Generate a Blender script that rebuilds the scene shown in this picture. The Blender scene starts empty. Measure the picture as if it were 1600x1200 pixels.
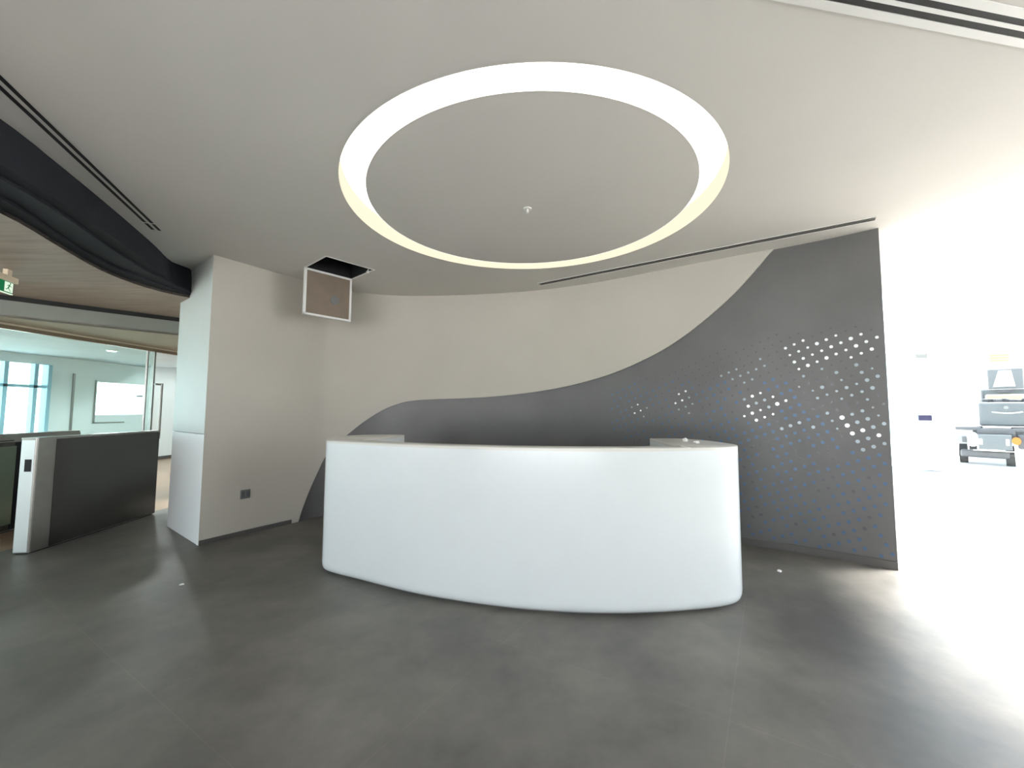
import bpy, bmesh, math, random
from mathutils import Vector, Matrix
random.seed(7)
C = bpy.context.scene.collection
sc = bpy.context.scene

# ------------------------------------------------------------------ camera, world, sun, exposure
H = 1.4
F = 630.0
cam_d = bpy.data.cameras.new('camera')
cam = bpy.data.objects.new('camera', cam_d); C.objects.link(cam)
cam_d.sensor_fit = 'HORIZONTAL'; cam_d.sensor_width = 36.0
cam_d.lens = 36.0 * F / 1600.0
cam_d.shift_x = -39.0 / 1600.0
cam_d.clip_start = 0.02; cam_d.clip_end = 500
cam.location = (0, 0, H)
cam.rotation_euler = (math.radians(90) + math.atan(42.0 / 630.0), 0, 0)
sc.camera = cam

w = bpy.data.worlds.new('sky'); sc.world = w; w.use_nodes = True
bg = w.node_tree.nodes['Background']
bg.inputs['Strength'].default_value = 5.6
wt_ = w.node_tree; _tc = wt_.nodes.new('ShaderNodeTexCoord'); _sx = wt_.nodes.new('ShaderNodeSeparateXYZ'); _cr = wt_.nodes.new('ShaderNodeValToRGB')
wt_.links.new(_tc.outputs['Generated'], _sx.inputs[0]); wt_.links.new(_sx.outputs['Z'], _cr.inputs['Fac']); wt_.links.new(_cr.outputs['Color'], bg.inputs['Color'])
_cr.color_ramp.elements[0].position = 0.02; _cr.color_ramp.elements[0].color = (0.90, 0.96, 1.0, 1)      # pale hazy horizon
_cr.color_ramp.elements[1].position = 0.55; _cr.color_ramp.elements[1].color = (0.66, 0.80, 1.0, 1)      # bluer overhead

sun_d = bpy.data.lights.new('sun', 'SUN'); sun = bpy.data.objects.new('sun', sun_d); C.objects.link(sun)
sun_d.energy = 50.0; sun_d.angle = math.radians(22); sun_d.color = (1.0, 0.97, 0.92)
sun_dir = Vector((0.42, 0.06, 0.90))          # towards the sun
sun.rotation_euler = sun_dir.to_track_quat('Z', 'Y').to_euler()
sun.location = (10, 3, 12)

sc.view_settings.view_transform = 'Standard'; sc.view_settings.look = 'None'
sc.view_settings.exposure = 0.0; sc.view_settings.gamma = 1.0
sc.view_settings.use_curve_mapping = False

CEIL = 3.10

# ------------------------------------------------------------------ materials
def mat(name, col, rough=0.5, metal=0.0, noise=0.0, nscale=4.0, spec=0.5, bump=0.0, bscale=60.0, coat=0.0):
    m = bpy.data.materials.new(name); m.use_nodes = True
    nt = m.node_tree; b = nt.nodes['Principled BSDF']
    b.inputs['Roughness'].default_value = rough; b.inputs['Metallic'].default_value = metal
    b.inputs['Specular IOR Level'].default_value = spec
    b.inputs['Coat Weight'].default_value = coat; b.inputs['Coat Roughness'].default_value = 0.08
    tc = nt.nodes.new('ShaderNodeTexCoord')
    n = nt.nodes.new('ShaderNodeTexNoise'); n.inputs['Scale'].default_value = nscale; n.inputs['Detail'].default_value = 4
    nt.links.new(tc.outputs['Object'], n.inputs['Vector'])
    r = nt.nodes.new('ShaderNodeValToRGB')
    lo = [max(0, c * (1 - noise)) for c in col[:3]]; hi = [min(1, c * (1 + noise)) for c in col[:3]]
    r.color_ramp.elements[0].position = 0.3; r.color_ramp.elements[1].position = 0.7
    r.color_ramp.elements[0].color = (*lo, 1); r.color_ramp.elements[1].color = (*hi, 1)
    nt.links.new(n.outputs['Fac'], r.inputs['Fac']); nt.links.new(r.outputs['Color'], b.inputs['Base Color'])
    if bump:
        n2 = nt.nodes.new('ShaderNodeTexNoise'); n2.inputs['Scale'].default_value = bscale
        nt.links.new(tc.outputs['Object'], n2.inputs['Vector'])
        bp = nt.nodes.new('ShaderNodeBump'); bp.inputs['Strength'].default_value = bump; bp.inputs['Distance'].default_value = 0.01
        nt.links.new(n2.outputs['Fac'], bp.inputs['Height']); nt.links.new(bp.outputs['Normal'], b.inputs['Normal'])
    return m

def emit(name, col, s):
    m = bpy.data.materials.new(name); m.use_nodes = True; nt = m.node_tree
    nt.nodes.remove(nt.nodes['Principled BSDF'])
    e = nt.nodes.new('ShaderNodeEmission'); e.inputs['Color'].default_value = (*col, 1); e.inputs['Strength'].default_value = s
    nt.links.new(e.outputs[0], nt.nodes['Material Output'].inputs[0]); return m

def glass(name, tint, refl=0.08, rough=0.0, edge=0.5):
    m = bpy.data.materials.new(name); m.use_nodes = True; nt = m.node_tree
    nt.nodes.remove(nt.nodes['Principled BSDF'])
    t = nt.nodes.new('ShaderNodeBsdfTransparent'); t.inputs[0].default_value = (*tint, 1)
    g = nt.nodes.new('ShaderNodeBsdfGlossy'); g.inputs['Roughness'].default_value = rough
    fr = nt.nodes.new('ShaderNodeFresnel'); fr.inputs[0].default_value = 1.45
    ma = nt.nodes.new('ShaderNodeMath'); ma.operation = 'ADD'; ma.inputs[1].default_value = refl; ma.use_clamp = True
    mx = nt.nodes.new('ShaderNodeMixShader')
    # reflect only where light meets the outer face, never again inside the sheet
    ge = nt.nodes.new('ShaderNodeNewGeometry'); iv = nt.nodes.new('ShaderNodeMath'); iv.operation = 'SUBTRACT'; iv.inputs[0].default_value = 1.0
    ml = nt.nodes.new('ShaderNodeMath'); ml.operation = 'MULTIPLY'
    nt.links.new(ge.outputs['Backfacing'], iv.inputs[1]); nt.links.new(iv.outputs[0], ml.inputs[1]); nt.links.new(ma.outputs[0], ml.inputs[0])
    nt.links.new(fr.outputs[0], ma.inputs[0]); nt.links.new(ml.outputs[0], mx.inputs[0])
    nt.links.new(t.outputs[0], mx.inputs[1]); nt.links.new(g.outputs[0], mx.inputs[2])
    nt.links.new(mx.outputs[0], nt.nodes['Material Output'].inputs[0]); return m

M = {}
M['ceil'] = mat('ceiling_paint', (0.665, 0.64, 0.60), 0.85, noise=0.02, nscale=1.2)
M['beige'] = mat('beige_cladding', (0.475, 0.445, 0.392), 0.6, noise=0.03, nscale=1.5)
M['white_low'] = mat('white_lower_panel', (0.86, 0.87, 0.87), 0.4)
M['white_col'] = mat('white_column_paint', (0.53, 0.55, 0.53), 0.5, noise=0.02, nscale=2)
M['dark_wall'] = mat('dark_metallic_wall', (0.128, 0.126, 0.125), 0.46, metal=0.35, noise=0.06, nscale=2.5)
M['base'] = mat('baseboard_metal', (0.11, 0.105, 0.10), 0.4, metal=0.3)
M['white_gloss'] = mat('white_solid_surface', (0.75, 0.785, 0.795), 0.25, noise=0.01, coat=0.2)
M['top'] = mat('pale_counter_surface', (0.70, 0.69, 0.65), 0.25)
M['steel'] = mat('brushed_steel', (0.30, 0.285, 0.26), 0.33, metal=1.0, noise=0.05, nscale=8)
M['bright_steel'] = mat('bright_steel', (0.72, 0.74, 0.73), 0.4, metal=0.7)
M['dark_steel'] = mat('dark_steel_side', (0.085, 0.078, 0.073), 0.25, metal=0.8, noise=0.06, nscale=2)
M['charcoal'] = mat('charcoal_panel', (0.024, 0.026, 0.031), 0.8, noise=0.08, nscale=3, spec=0.2)
M['black'] = mat('black_void', (0.008, 0.008, 0.009), 0.8)
M['slot'] = mat('slot_black', (0.012, 0.011, 0.011), 0.7)
M['plastic_grey'] = mat('grey_plastic', (0.16, 0.16, 0.16), 0.4)
M['alu'] = mat('white_aluminium', (0.82, 0.84, 0.85), 0.4, noise=0.01)
M['trimwhite'] = mat('white_trim', (0.8, 0.79, 0.76), 0.45)
M['greysteel'] = mat('satin_steel', (0.30, 0.30, 0.28), 0.35, metal=0.7)
M['bronze'] = mat('bronze_rail', (0.30, 0.23, 0.16), 0.35, metal=0.6)
M['greygreen'] = mat('grey_green_plaster', (0.27, 0.28, 0.25), 0.8, noise=0.05, nscale=2)
M['tan'] = mat('tan_soffit', (0.42, 0.37, 0.29), 0.8)
M['office_wall'] = mat('office_wall_paint', (0.80, 0.85, 0.85), 0.6)
M['office_ceil'] = mat('office_ceiling', (0.50, 0.56, 0.57), 0.8, noise=0.06, nscale=1.5)
M['hatch'] = mat('brown_board', (0.20, 0.155, 0.115), 0.6, noise=0.1, nscale=5)
M['ground'] = mat('pale_paving', (0.55, 0.54, 0.52), 0.9, noise=0.05, nscale=0.5)
M['glass'] = glass('clear_glass', (0.97, 1.0, 0.995), 0.0)
M['glass_part'] = glass('partition_glass', (0.88, 0.98, 0.97), 0.03)
M['glass_green'] = mat('green_tinted_flap', (0.16, 0.20, 0.14), 0.18, metal=0.2)
M['blue_frame'] = mat('blue_window_frame', (0.30, 0.52, 0.62), 0.4)

def floor_mat():
    m = bpy.data.materials.new('concrete_tiles'); m.use_nodes = True; nt = m.node_tree; b = nt.nodes['Principled BSDF']
    tc = nt.nodes.new('ShaderNodeTexCoord')
    n1 = nt.nodes.new('ShaderNodeTexNoise'); n1.inputs['Scale'].default_value = 1.3; n1.inputs['Detail'].default_value = 8; n1.inputs['Roughness'].default_value = 0.62
    nt.links.new(tc.outputs['Object'], n1.inputs['Vector'])
    r = nt.nodes.new('ShaderNodeValToRGB'); e = r.color_ramp.elements
    e[0].position = 0.36; e[0].color = (0.100, 0.095, 0.086, 1); e[1].position = 0.66; e[1].color = (0.200, 0.187, 0.166, 1)
    nt.links.new(n1.outputs['Fac'], r.inputs['Fac'])
    mp = nt.nodes.new('ShaderNodeMapping'); mp.vector_type = 'TEXTURE'
    th = math.radians(-30)
    # origin of the joint grid, turned to run with the real tile joints
    u0, v0 = -0.207, 0.86
    ox = 0.866 * u0 + 0.5 * v0; oy = -0.5 * u0 + 0.866 * v0
    mp.inputs['Location'].default_value = (ox, oy, 0); mp.inputs['Rotation'].default_value = (0, 0, th)
    nt.links.new(tc.outputs['Object'], mp.inputs['Vector'])
    br = nt.nodes.new('ShaderNodeTexBrick'); br.offset = 0.0; br.squash = 1.0
    br.inputs['Scale'].default_value = 1.0; br.inputs['Brick Width'].default_value = 1.24; br.inputs['Row Height'].default_value = 1.24
    br.inputs['Mortar Size'].default_value = 0.0022; br.inputs['Mortar Smooth'].default_value = 0.4
    br.inputs['Color1'].default_value = (1, 1, 1, 1); br.inputs['Color2'].default_value = (0.96, 0.96, 0.96, 1); br.inputs['Mortar'].default_value = (1.16, 1.16, 1.15, 1)
    nt.links.new(mp.outputs[0], br.inputs['Vector'])
    mx = nt.nodes.new('ShaderNodeMixRGB'); mx.blend_type = 'MULTIPLY'; mx.inputs['Fac'].default_value = 1
    nt.links.new(r.outputs['Color'], mx.inputs['Color1']); nt.links.new(br.outputs['Color'], mx.inputs['Color2'])
    nt.links.new(mx.outputs[0], b.inputs['Base Color'])
    n2 = nt.nodes.new('ShaderNodeTexNoise'); n2.inputs['Scale'].default_value = 2.6; n2.inputs['Detail'].default_value = 5
    nt.links.new(tc.outputs['Object'], n2.inputs['Vector'])
    mr = nt.nodes.new('ShaderNodeMapRange'); mr.inputs['To Min'].default_value = 0.40; mr.inputs['To Max'].default_value = 0.55
    nt.links.new(n2.outputs['Fac'], mr.inputs['Value']); nt.links.new(mr.outputs[0], b.inputs['Roughness'])
    b.inputs['Specular IOR Level'].default_value = 0.5
    return m
M['floor'] = floor_mat()
M['office_floor'] = mat('tan_floor', (0.36, 0.25, 0.165), 0.3, noise=0.06, nscale=2)

def wood_mat():
    m = bpy.data.materials.new('brown_board_ceiling'); m.use_nodes = True; nt = m.node_tree; b = nt.nodes['Principled BSDF']
    tc = nt.nodes.new('ShaderNodeTexCoord'); mp = nt.nodes.new('ShaderNodeMapping')
    mp.inputs['Rotation'].default_value = (0, 0, math.radians(20)); mp.inputs['Scale'].default_value = (1.0, 9.0, 1.0)
    n = nt.nodes.new('ShaderNodeTexNoise'); n.inputs['Scale'].default_value = 2.0; n.inputs['Detail'].default_value = 6
    r = nt.nodes.new('ShaderNodeValToRGB'); e = r.color_ramp.elements
    e[0].position = 0.3; e[0].color = (0.33, 0.255, 0.205, 1); e[1].position = 0.75; e[1].color = (0.44, 0.35, 0.285, 1)
    nt.links.new(tc.outputs['Object'], mp.inputs['Vector']); nt.links.new(mp.outputs[0], n.inputs['Vector'])
    nt.links.new(n.outputs['Fac'], r.inputs['Fac']); nt.links.new(r.outputs['Color'], b.inputs['Base Color'])
    b.inputs['Roughness'].default_value = 0.6; return m
M['wood'] = wood_mat()

# ------------------------------------------------------------------ mesh helpers
def obj(name, bm, m, parent=None, smooth=False, loc=None):
    me = bpy.data.meshes.new(name); bm.normal_update(); bm.to_mesh(me); bm.free()
    if isinstance(m, (list, tuple)):
        for x in m: me.materials.append(x)
    else: me.materials.append(m)
    if smooth:
        for p in me.polygons: p.use_smooth = True
        try: me.set_sharp_from_angle(angle=math.radians(35))
        except Exception: pass
    o = bpy.data.objects.new(name, me); C.objects.link(o)
    if parent is not None:
        o.parent = parent
        # meshes are written in world coordinates; shift them into the parent's frame
        me.transform(parent.matrix_basis.inverted())
    elif loc is not None:
        me.transform(Matrix.Translation(-Vector(loc))); o.location = loc
    return o
def thing(name, label, cat, loc=(0, 0, 0), group=None):
    o = bpy.data.objects.new(name, None); C.objects.link(o); o.empty_display_size = 0.1
    o.location = loc; o['label'] = label; o['category'] = cat
    if group: o['group'] = group
    return o
def tag(o, label, cat, group=None):
    o['label'] = label; o['category'] = cat
    if group: o['group'] = group
    return o
def struct(name, bm, m, **k):
    o = obj(name, bm, m, **k); o['kind'] = 'structure'; return o
def sthing(name, loc=(0, 0, 0)):
    o = bpy.data.objects.new(name, None); C.objects.link(o); o.location = loc; o['kind'] = 'structure'; return o

def box(bm, c, s, ax=None, bev=0.0):
    """box centred at c, full size s, local x axis turned to ax (2d)"""
    R = Matrix.Identity(4)
    if ax is not None: R = Matrix.Rotation(math.atan2(ax[1], ax[0]), 4, 'Z')
    r = bmesh.ops.create_cube(bm, size=1.0)
    bmesh.ops.scale(bm, vec=s, verts=r['verts'])
    if bev:
        es = list({e for v in r['verts'] for e in v.link_edges})
        rr = bmesh.ops.bevel(bm, geom=es, offset=bev, segments=2, affect='EDGES', profile=0.5)
        vs = list({v for f in rr['faces'] for v in f.verts} | {v for v in r['verts'] if v.is_valid})
    else: vs = r['verts']
    bmesh.ops.transform(bm, matrix=Matrix.Translation(c) @ R, verts=vs)
    return bm
def seg(bm, a, b, wdt, z0, z1, bev=0.0):
    """box wall between 2d points"""
    a = Vector(a[:2]); b = Vector(b[:2]); d = b - a
    return box(bm, ((a.x + b.x) / 2, (a.y + b.y) / 2, (z0 + z1) / 2), (d.length, wdt, z1 - z0), d, bev)
def seg_fix(bm): bmesh.ops.recalc_face_normals(bm, faces=bm.faces)
def prism(bm, pts, z0, z1):
    """closed polygon prism (concave allowed)"""
    lo = [bm.verts.new((p[0], p[1], z0)) for p in pts]; hi = [bm.verts.new((p[0], p[1], z1)) for p in pts]
    n = len(pts)
    for i in range(n):
        j = (i + 1) % n; bm.faces.new((lo[i], lo[j], hi[j], hi[i]))
    bm.faces.new(lo[::-1]); bm.faces.new(hi)
    bmesh.ops.recalc_face_normals(bm, faces=bm.faces)
    return bm
def plate(outer, holes, z):
    """flat polygon with holes at height z"""
    bm = bmesh.new(); es = []
    for loop in [outer] + holes:
        vs = [bm.verts.new((p[0], p[1], z)) for p in loop]
        for i in range(len(vs)): es.append(bm.edges.new((vs[i], vs[(i + 1) % len(vs)])))
    bmesh.ops.triangle_fill(bm, use_beauty=True, use_dissolve=False, edges=es)
    return bm
def catmull(P, n=10):
    P = [Vector(p) for p in P]; P = [2 * P[0] - P[1]] + P + [2 * P[-1] - P[-2]]; out = []
    for i in range(1, len(P) - 2):
        a, b, c, d = P[i - 1:i + 3]
        for k in range(n):
            t = k / n
            out.append(0.5 * ((2 * b) + (c - a) * t + (2 * a - 5 * b + 4 * c - d) * t * t + (3 * b - a - 3 * c + d) * t ** 3))
    out.append(P[-2]); return out
def circle(cx, cy, r, n=160):
    # the ring is very slightly oval, long axis turned 149 degrees
    ca, sa = math.cos(math.radians(149)), math.sin(math.radians(149)); out = []
    for i in range(n):
        t = 2 * math.pi * i / n; u = 1.531 * r * math.cos(t); v = 1.405 * r * math.sin(t)
        out.append((cx + ca * u - sa * v, cy + sa * u + ca * v))
    return out
def cyl(bm, c, r, h, n=24, axis='Z', r2=None):
    rr = bmesh.ops.create_cone(bm, cap_ends=True, segments=n, radius1=r, radius2=r if r2 is None else r2, depth=h)
    R = Matrix.Identity(4)
    if axis == 'X': R = Matrix.Rotation(math.pi / 2, 4, 'Y')
    elif axis == 'Y': R = Matrix.Rotation(math.pi / 2, 4, 'X')
    elif isinstance(axis, Vector): R = axis.to_track_quat('Z', 'Y').to_matrix().to_4x4()
    bmesh.ops.transform(bm, matrix=Matrix.Translation(c) @ R, verts=rr['verts']); return bm
def ribbon(bm, pa, za, pb, zb):
    """strip between two polylines of equal length"""
    A = [bm.verts.new((p[0], p[1], za)) for p in pa]; B = [bm.verts.new((p[0], p[1], zb)) for p in pb]
    for i in range(len(A) - 1): bm.faces.new((A[i], A[i + 1], B[i + 1], B[i]))

# ------------------------------------------------------------------ floor and ground
bm = bmesh.new(); prism(bm, [(-5.35, -5.55), (13, -5.55), (13, 7.87), (9.37, 9.62), (4.0, 12.2), (-5.35, 12.2)], -0.06, 0.0)
struct('floor', bm, M['floor'])
bm = bmesh.new(); prism(bm, [(-11.0, -6), (-5.35, -6), (-5.35, 12.6), (-11.0, 12.6)], -0.06, 0.0)
struct('floor_office', bm, M['office_floor'])
bm = bmesh.new(); prism(bm, [(-60, -60), (80, -60), (80, 80), (-60, 80)], -0.20, -0.061)
struct('ground', bm, M['ground'])

# ------------------------------------------------------------------ ceiling with ring recess and hatch opening
RC = (-0.068, 3.296); RO = 1.0; RI = 0.874
hd = Vector((0.63, 0.777)).normalized(); hn = Vector((0.777, -0.63)).normalized()
h0 = Vector((-2.761, 4.689)); HS = 0.565
hole = [h0, h0 + hd * HS, h0 + hd * HS + hn * HS, h0 + hn * HS]
T0 = [(-2.70, -5.4), (-2.72, -1.0), (-2.80, 0.6), (-2.93, 1.5), (-3.128, 2.24), (-3.29, 2.63), (-3.56, 3.23), (-3.90, 3.95), (-4.17, 4.48), (-4.16, 4.70), (-4.20, 4.80)]
T0s = [(p.x, p.y) for p in catmull([Vector((a, b)) for a, b in T0], 6)]
outer = T0s + [(-4.20, 6.3), (5.0, 6.3), (5.0, 4.56), (4.6, 3.65), (4.05, 2.4), (3.7, 1.6), (3.2, 0.5), (3.2, -5.4)]
bm = plate(outer, [circle(RC[0], RC[1], RO), [tuple(p) for p in hole]], CEIL)
# the triangulation also fills the disc inside the ring opening only through its own loop below
o = struct('ceiling', bm, M['ceil'])
md = o.modifiers.new('thick', 'SOLIDIFY'); md.thickness = 0.05; md.offset = 1.0
for f in o.data.polygons: pass
bm = plate(circle(RC[0], RC[1], RI), [], CEIL)
bm2 = bmesh.new(); prism(bm2, circle(RC[0], RC[1], RI), CEIL, CEIL + 0.02); bm.free()
struct('ceiling_disc', bm2, M['ceil'])
# upper slab that closes the ceiling void
bm = bmesh.new(); prism(bm, [(-4.2, -5.4), (-4.2, 6.3), (5.0, 6.3), (5.0, 4.56), (4.6, 3.65), (4.05, 2.4), (3.7, 1.6), (3.2, 0.5), (3.2, -5.4)], 3.75, 3.9)
struct('ceiling_slab', bm, M['ceil'])
bm = bmesh.new()
_e = [(5.0, 6.3), (5.0, 4.56), (4.6, 3.65), (4.05, 2.4), (3.7, 1.6), (3.2, 0.5), (3.2, -5.4)]
for a_, b_ in zip(_e, _e[1:]): seg(bm, a_, b_, 0.06, 3.16, 3.9)
seg(bm, (-4.2, 6.3), (5.0, 6.3), 0.06, 3.16, 3.9)
struct('ceiling_fascia', bm, M['ceil'])

# ring light: recessed luminous trough
M['led'] = emit('led_white', (1.0, 0.975, 0.90), 2.2)
M['led_warm'] = emit('led_cream', (1.0, 0.93, 0.70), 1.06)
rl = thing('ring_light', 'large glowing ring light recessed in the ceiling above the reception desk', 'ceiling light', (RC[0], RC[1], CEIL))
def ringwall(r, z0, z1, n=160):
    bm = bmesh.new(); a = circle(RC[0], RC[1], r, n); a.append(a[0]); ribbon(bm, a, z0, a, z1)
    bmesh.ops.remove_doubles(bm, verts=bm.verts, dist=1e-5); return bm
D = 0.17
obj('outer_wall', ringwall(RO - 0.001, CEIL - 0.001, CEIL + D), M['led_warm'], rl, smooth=True)
obj('inner_wall', ringwall(RI + 0.0007, CEIL - 0.001, CEIL + D), M['led'], rl, smooth=True)
bm = bmesh.new(); a = circle(RC[0], RC[1], RO, 160); b = circle(RC[0], RC[1], RI, 160); a.append(a[0]); b.append(b[0]); ribbon(bm, a, CEIL + D, b, CEIL + D)
bmesh.ops.remove_doubles(bm, verts=bm.verts, dist=1e-5)
obj('diffuser', bm, M['led'], rl)
bm = bmesh.new(); a = circle(RC[0], RC[1], RO + 0.006, 160); b = circle(RC[0], RC[1], RO - 0.001, 160); a.append(a[0]); b.append(b[0])
ribbon(bm, a, CEIL - 0.002, b, CEIL - 0.002); ribbon(bm, b, CEIL - 0.002, b, CEIL - 0.001)
obj('rim', bm, M['ceil'], rl)

# sprinkler
sp = thing('sprinkler_head', 'small pale sprinkler head on the ceiling inside the ring light', 'sprinkler', (-0.08, 3.29, CEIL))
bm = bmesh.new(); cyl(bm, (-0.08, 3.29, CEIL - 0.004), 0.035, 0.008); obj('escutcheon', bm, M['trimwhite'], sp)
bm = bmesh.new(); cyl(bm, (-0.08, 3.29, CEIL - 0.02), 0.008, 0.03, 12); cyl(bm, (-0.08, 3.29, CEIL - 0.037), 0.014, 0.003, 16); obj('deflector', bm, M['trimwhite'], sp)

# access hatch hanging open
ah = thing('access_hatch', 'open square ceiling hatch with brown panel hanging down beside dark hole', 'access hatch', (h0.x, h0.y, CEIL))
bm = bmesh.new()
hp = hole
for i in range(4):
    a = hp[i]; b = hp[(i + 1) % 4]; seg(bm, a, b, 0.012, CEIL + 0.008, CEIL + 0.55)
prism(bm, [tuple(p) for p in hp], CEIL + 0.55, CEIL + 0.57)
obj('shaft', bm, M['black'], ah)
bm = bmesh.new()
for i in range(4):
    a = hp[i]; b = hp[(i + 1) % 4]; seg(bm, a, b, 0.016, CEIL - 0.004, CEIL + 0.007)
obj('frame', bm, M['trimwhite'], ah)
pz1 = CEIL - 0.004; pz0 = pz1 - 0.555
a = h0; b = h0 + hd * HS
bm = bmesh.new(); seg(bm, a + hd * 0.02, b - hd * 0.02, 0.014, pz0 + 0.02, pz1 - 0.01); obj('panel', bm, M['hatch'], ah)
pf = None
bm = bmesh.new()
seg(bm, a, a + hd * 0.024, 0.032, pz0, pz1); seg(bm, b - hd * 0.024, b, 0.032, pz0, pz1)
seg(bm, a, b, 0.032, pz0, pz0 + 0.024); seg(bm, a, b, 0.032, pz1 - 0.016, pz1)
obj('panel_frame', bm, M['trimwhite'], ah)
lc = a + hd * 0.36 + hn * 0.010
bm = bmesh.new(); cyl(bm, (lc.x, lc.y, pz0 + 0.24), 0.055, 0.006, 24, Vector((hn.x, hn.y, 0))); obj('stain_disc', bm, M['plastic_grey'], ah)
bm = bmesh.new(); q = hp[2] * 0.82 + hp[1] * 0.18 - hn * 0.03; cyl(bm, (q.x, q.y, CEIL + 0.02), 0.018, 0.07, 12, Vector((0.5, 0.2, 1))); obj('latch', bm, M['trimwhite'], ah)

# ------------------------------------------------------------------ linear vents
def vent(label, p, q, slots, zc=CEIL, flange=None, ties=()):
    """slots: list of (offset, width) measured to the right of p->q"""
    t = thing('linear_vent', label, 'ceiling vent', (p[0], p[1], zc), None)
    p = Vector(p); q = Vector(q); d = (q - p).normalized(); r = Vector((d.y, -d.x))
    for off, wd in slots:
        bm = bmesh.new(); seg(bm, p + r * off, q + r * off, wd, zc - 0.004, zc - 0.0015); obj('slot', bm, M['slot'], t)
    if flange:
        bm = bmesh.new()
        for off, wd in flange: seg(bm, p + r * off, q + r * off, wd, zc - 0.006, zc - 0.001)
        obj('frame', bm, M['trimwhite'], t)
    for k in ties:
        bm = bmesh.new(); c = p + d * k; box(bm, (c.x + r.x * slots[-1][0] / 2, c.y + r.y * slots[-1][0] / 2, zc - 0.004), (0.012, abs(slots[-1][0]) + 0.04, 0.003), d); obj('tie', bm, M['trimwhite'], t)
    return t
dl = Vector((-0.424, 0.905))
p = Vector((-2.742, 1.955)) - dl * 2.2
vent('long double-slot vent at the left edge of the ceiling beside the charcoal bulkhead', p, (-3.559, 3.70), [(0, 0.023), (-0.050, 0.023)], ties=[((Vector((-3.559, 3.70)) - p).length) - 0.16])
vent('slim double-slot vent in the ceiling along the curved back wall', (0.035, 5.32), (2.994, 3.46), [(0, 0.012), (0.028, 0.012), (-0.028, 0.012)], flange=[(0.046, 0.010), (-0.046, 0.012)])
dr = Vector((0.986, 0.167)); p = Vector((1.229, 1.563)) - dr * 1.0
vent('wide double-slot vent in the ceiling at the top right, closest to the glazed side', p, p + dr * 3.3, [(0.0135, 0.027), (0.058, 0.025)], flange=[(-0.02, 0.036), (0.036, 0.018), (0.09, 0.036)])

# ------------------------------------------------------------------ curved back wall
W = [(-3.55, 4.31), (-3.35, 4.68), (-3.11, 5.10), (-2.87, 5.48), (-2.50, 5.76), (-1.95, 5.90), (-1.12, 5.86), (-.5, 5.76), (.1, 5.60), (.8, 5.27), (1.5, 4.82), (2.186, 4.36), (2.56, 4.12), (2.9, 3.88), (3.18, 3.65)]
WC = catmull([Vector(p) for p in W], 12)
S = [0.0]
for i in range(1, len(WC)): S.append(S[-1] + (WC[i] - WC[i - 1]).length)
def at(s, off=0.0):
    """point on the wall line, off = metres towards the room"""
    s = max(0, min(S[-1], s)); i = 0
    while i < len(S) - 2 and S[i + 1] < s: i += 1
    t = (s - S[i]) / (S[i + 1] - S[i]); p = WC[i].lerp(WC[i + 1], t); d = (WC[i + 1] - WC[i]).normalized()
    return Vector((p.x + d.y * off, p.y - d.x * off))
CUR = [(1.035, 0.0), (1.048, 0.03), (1.09, 0.164), (1.173, 0.376), (1.288, 0.627), (1.372, 0.797), (1.505, 0.952), (1.665, 1.087), (1.868, 1.254), (2.121, 1.419), (2.369, 1.515), (2.573, 1.552), (2.857, 1.569), (3.238, 1.581), (3.62, 1.598), (4.001, 1.627), (4.472, 1.68), (4.847, 1.738), (5.166, 1.805), (5.475, 1.884), (5.814, 2.002), (6.131, 2.142), (6.43, 2.319), (6.711, 2.528), (6.911, 2.699), (7.104, 2.9), (7.229, 3.043), (7.29, CEIL)]
CURs = catmull([Vector(p) for p in CUR], 5)
TH = 0.16
bm = bmesh.new()
prof = [at(s) for s in [0.25 + (S[-1] - 0.25) * i / 180 for i in range(181)]]
back = [at(s, -TH) for s in [0.25 + (S[-1] - 0.25) * i / 180 for i in range(181)]]
ribbon(bm, prof, 0, prof, CEIL + 0.1); ribbon(bm, back, 0, back, CEIL + 0.1); ribbon(bm, prof, CEIL + 0.1, back, CEIL + 0.1)
e0 = [prof[-1], back[-1]]; ribbon(bm, e0, 0, e0, CEIL + 0.1); e0 = [prof[0], back[0]]; ribbon(bm, e0, 0, e0, CEIL + 0.1)
bmesh.ops.remove_doubles(bm, verts=bm.verts, dist=1e-4); bmesh.ops.recalc_face_normals(bm, faces=bm.faces)
wall = struct('wall_back', bm, M['dark_wall'], smooth=True)
# beige cladding standing proud of the dark wall, its lower edge sweeping up in an S curve
OF = 0.03
ss = [0.0] + [0.26 * k for k in range(1, 4)] + [p.x for p in CURs]
zz = [0.0] * 4 + [min(p.y, CEIL) for p in CURs]
bm = bmesh.new()
fr = [bm.verts.new((*at(s, OF), z)) for s, z in zip(ss, zz)]; ft = [bm.verts.new((*at(s, OF), CEIL)) for s in ss]
bk = [bm.verts.new((*at(s, 0.001), z)) for s, z in zip(ss, zz)]
for i in range(len(ss) - 1):
    if CEIL - max(zz[i], zz[i + 1]) > 1e-4 or CEIL - min(zz[i], zz[i + 1]) > 1e-4:
        try: bm.faces.new((fr[i], fr[i + 1], ft[i + 1], ft[i]))
        except Exception: pass
        bm.faces.new((bk[i], bk[i + 1], fr[i + 1], fr[i]))
bmesh.ops.recalc_face_normals(bm, faces=bm.faces)
clad = obj('cladding', bm, M['beige'], wall, smooth=True)

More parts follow.
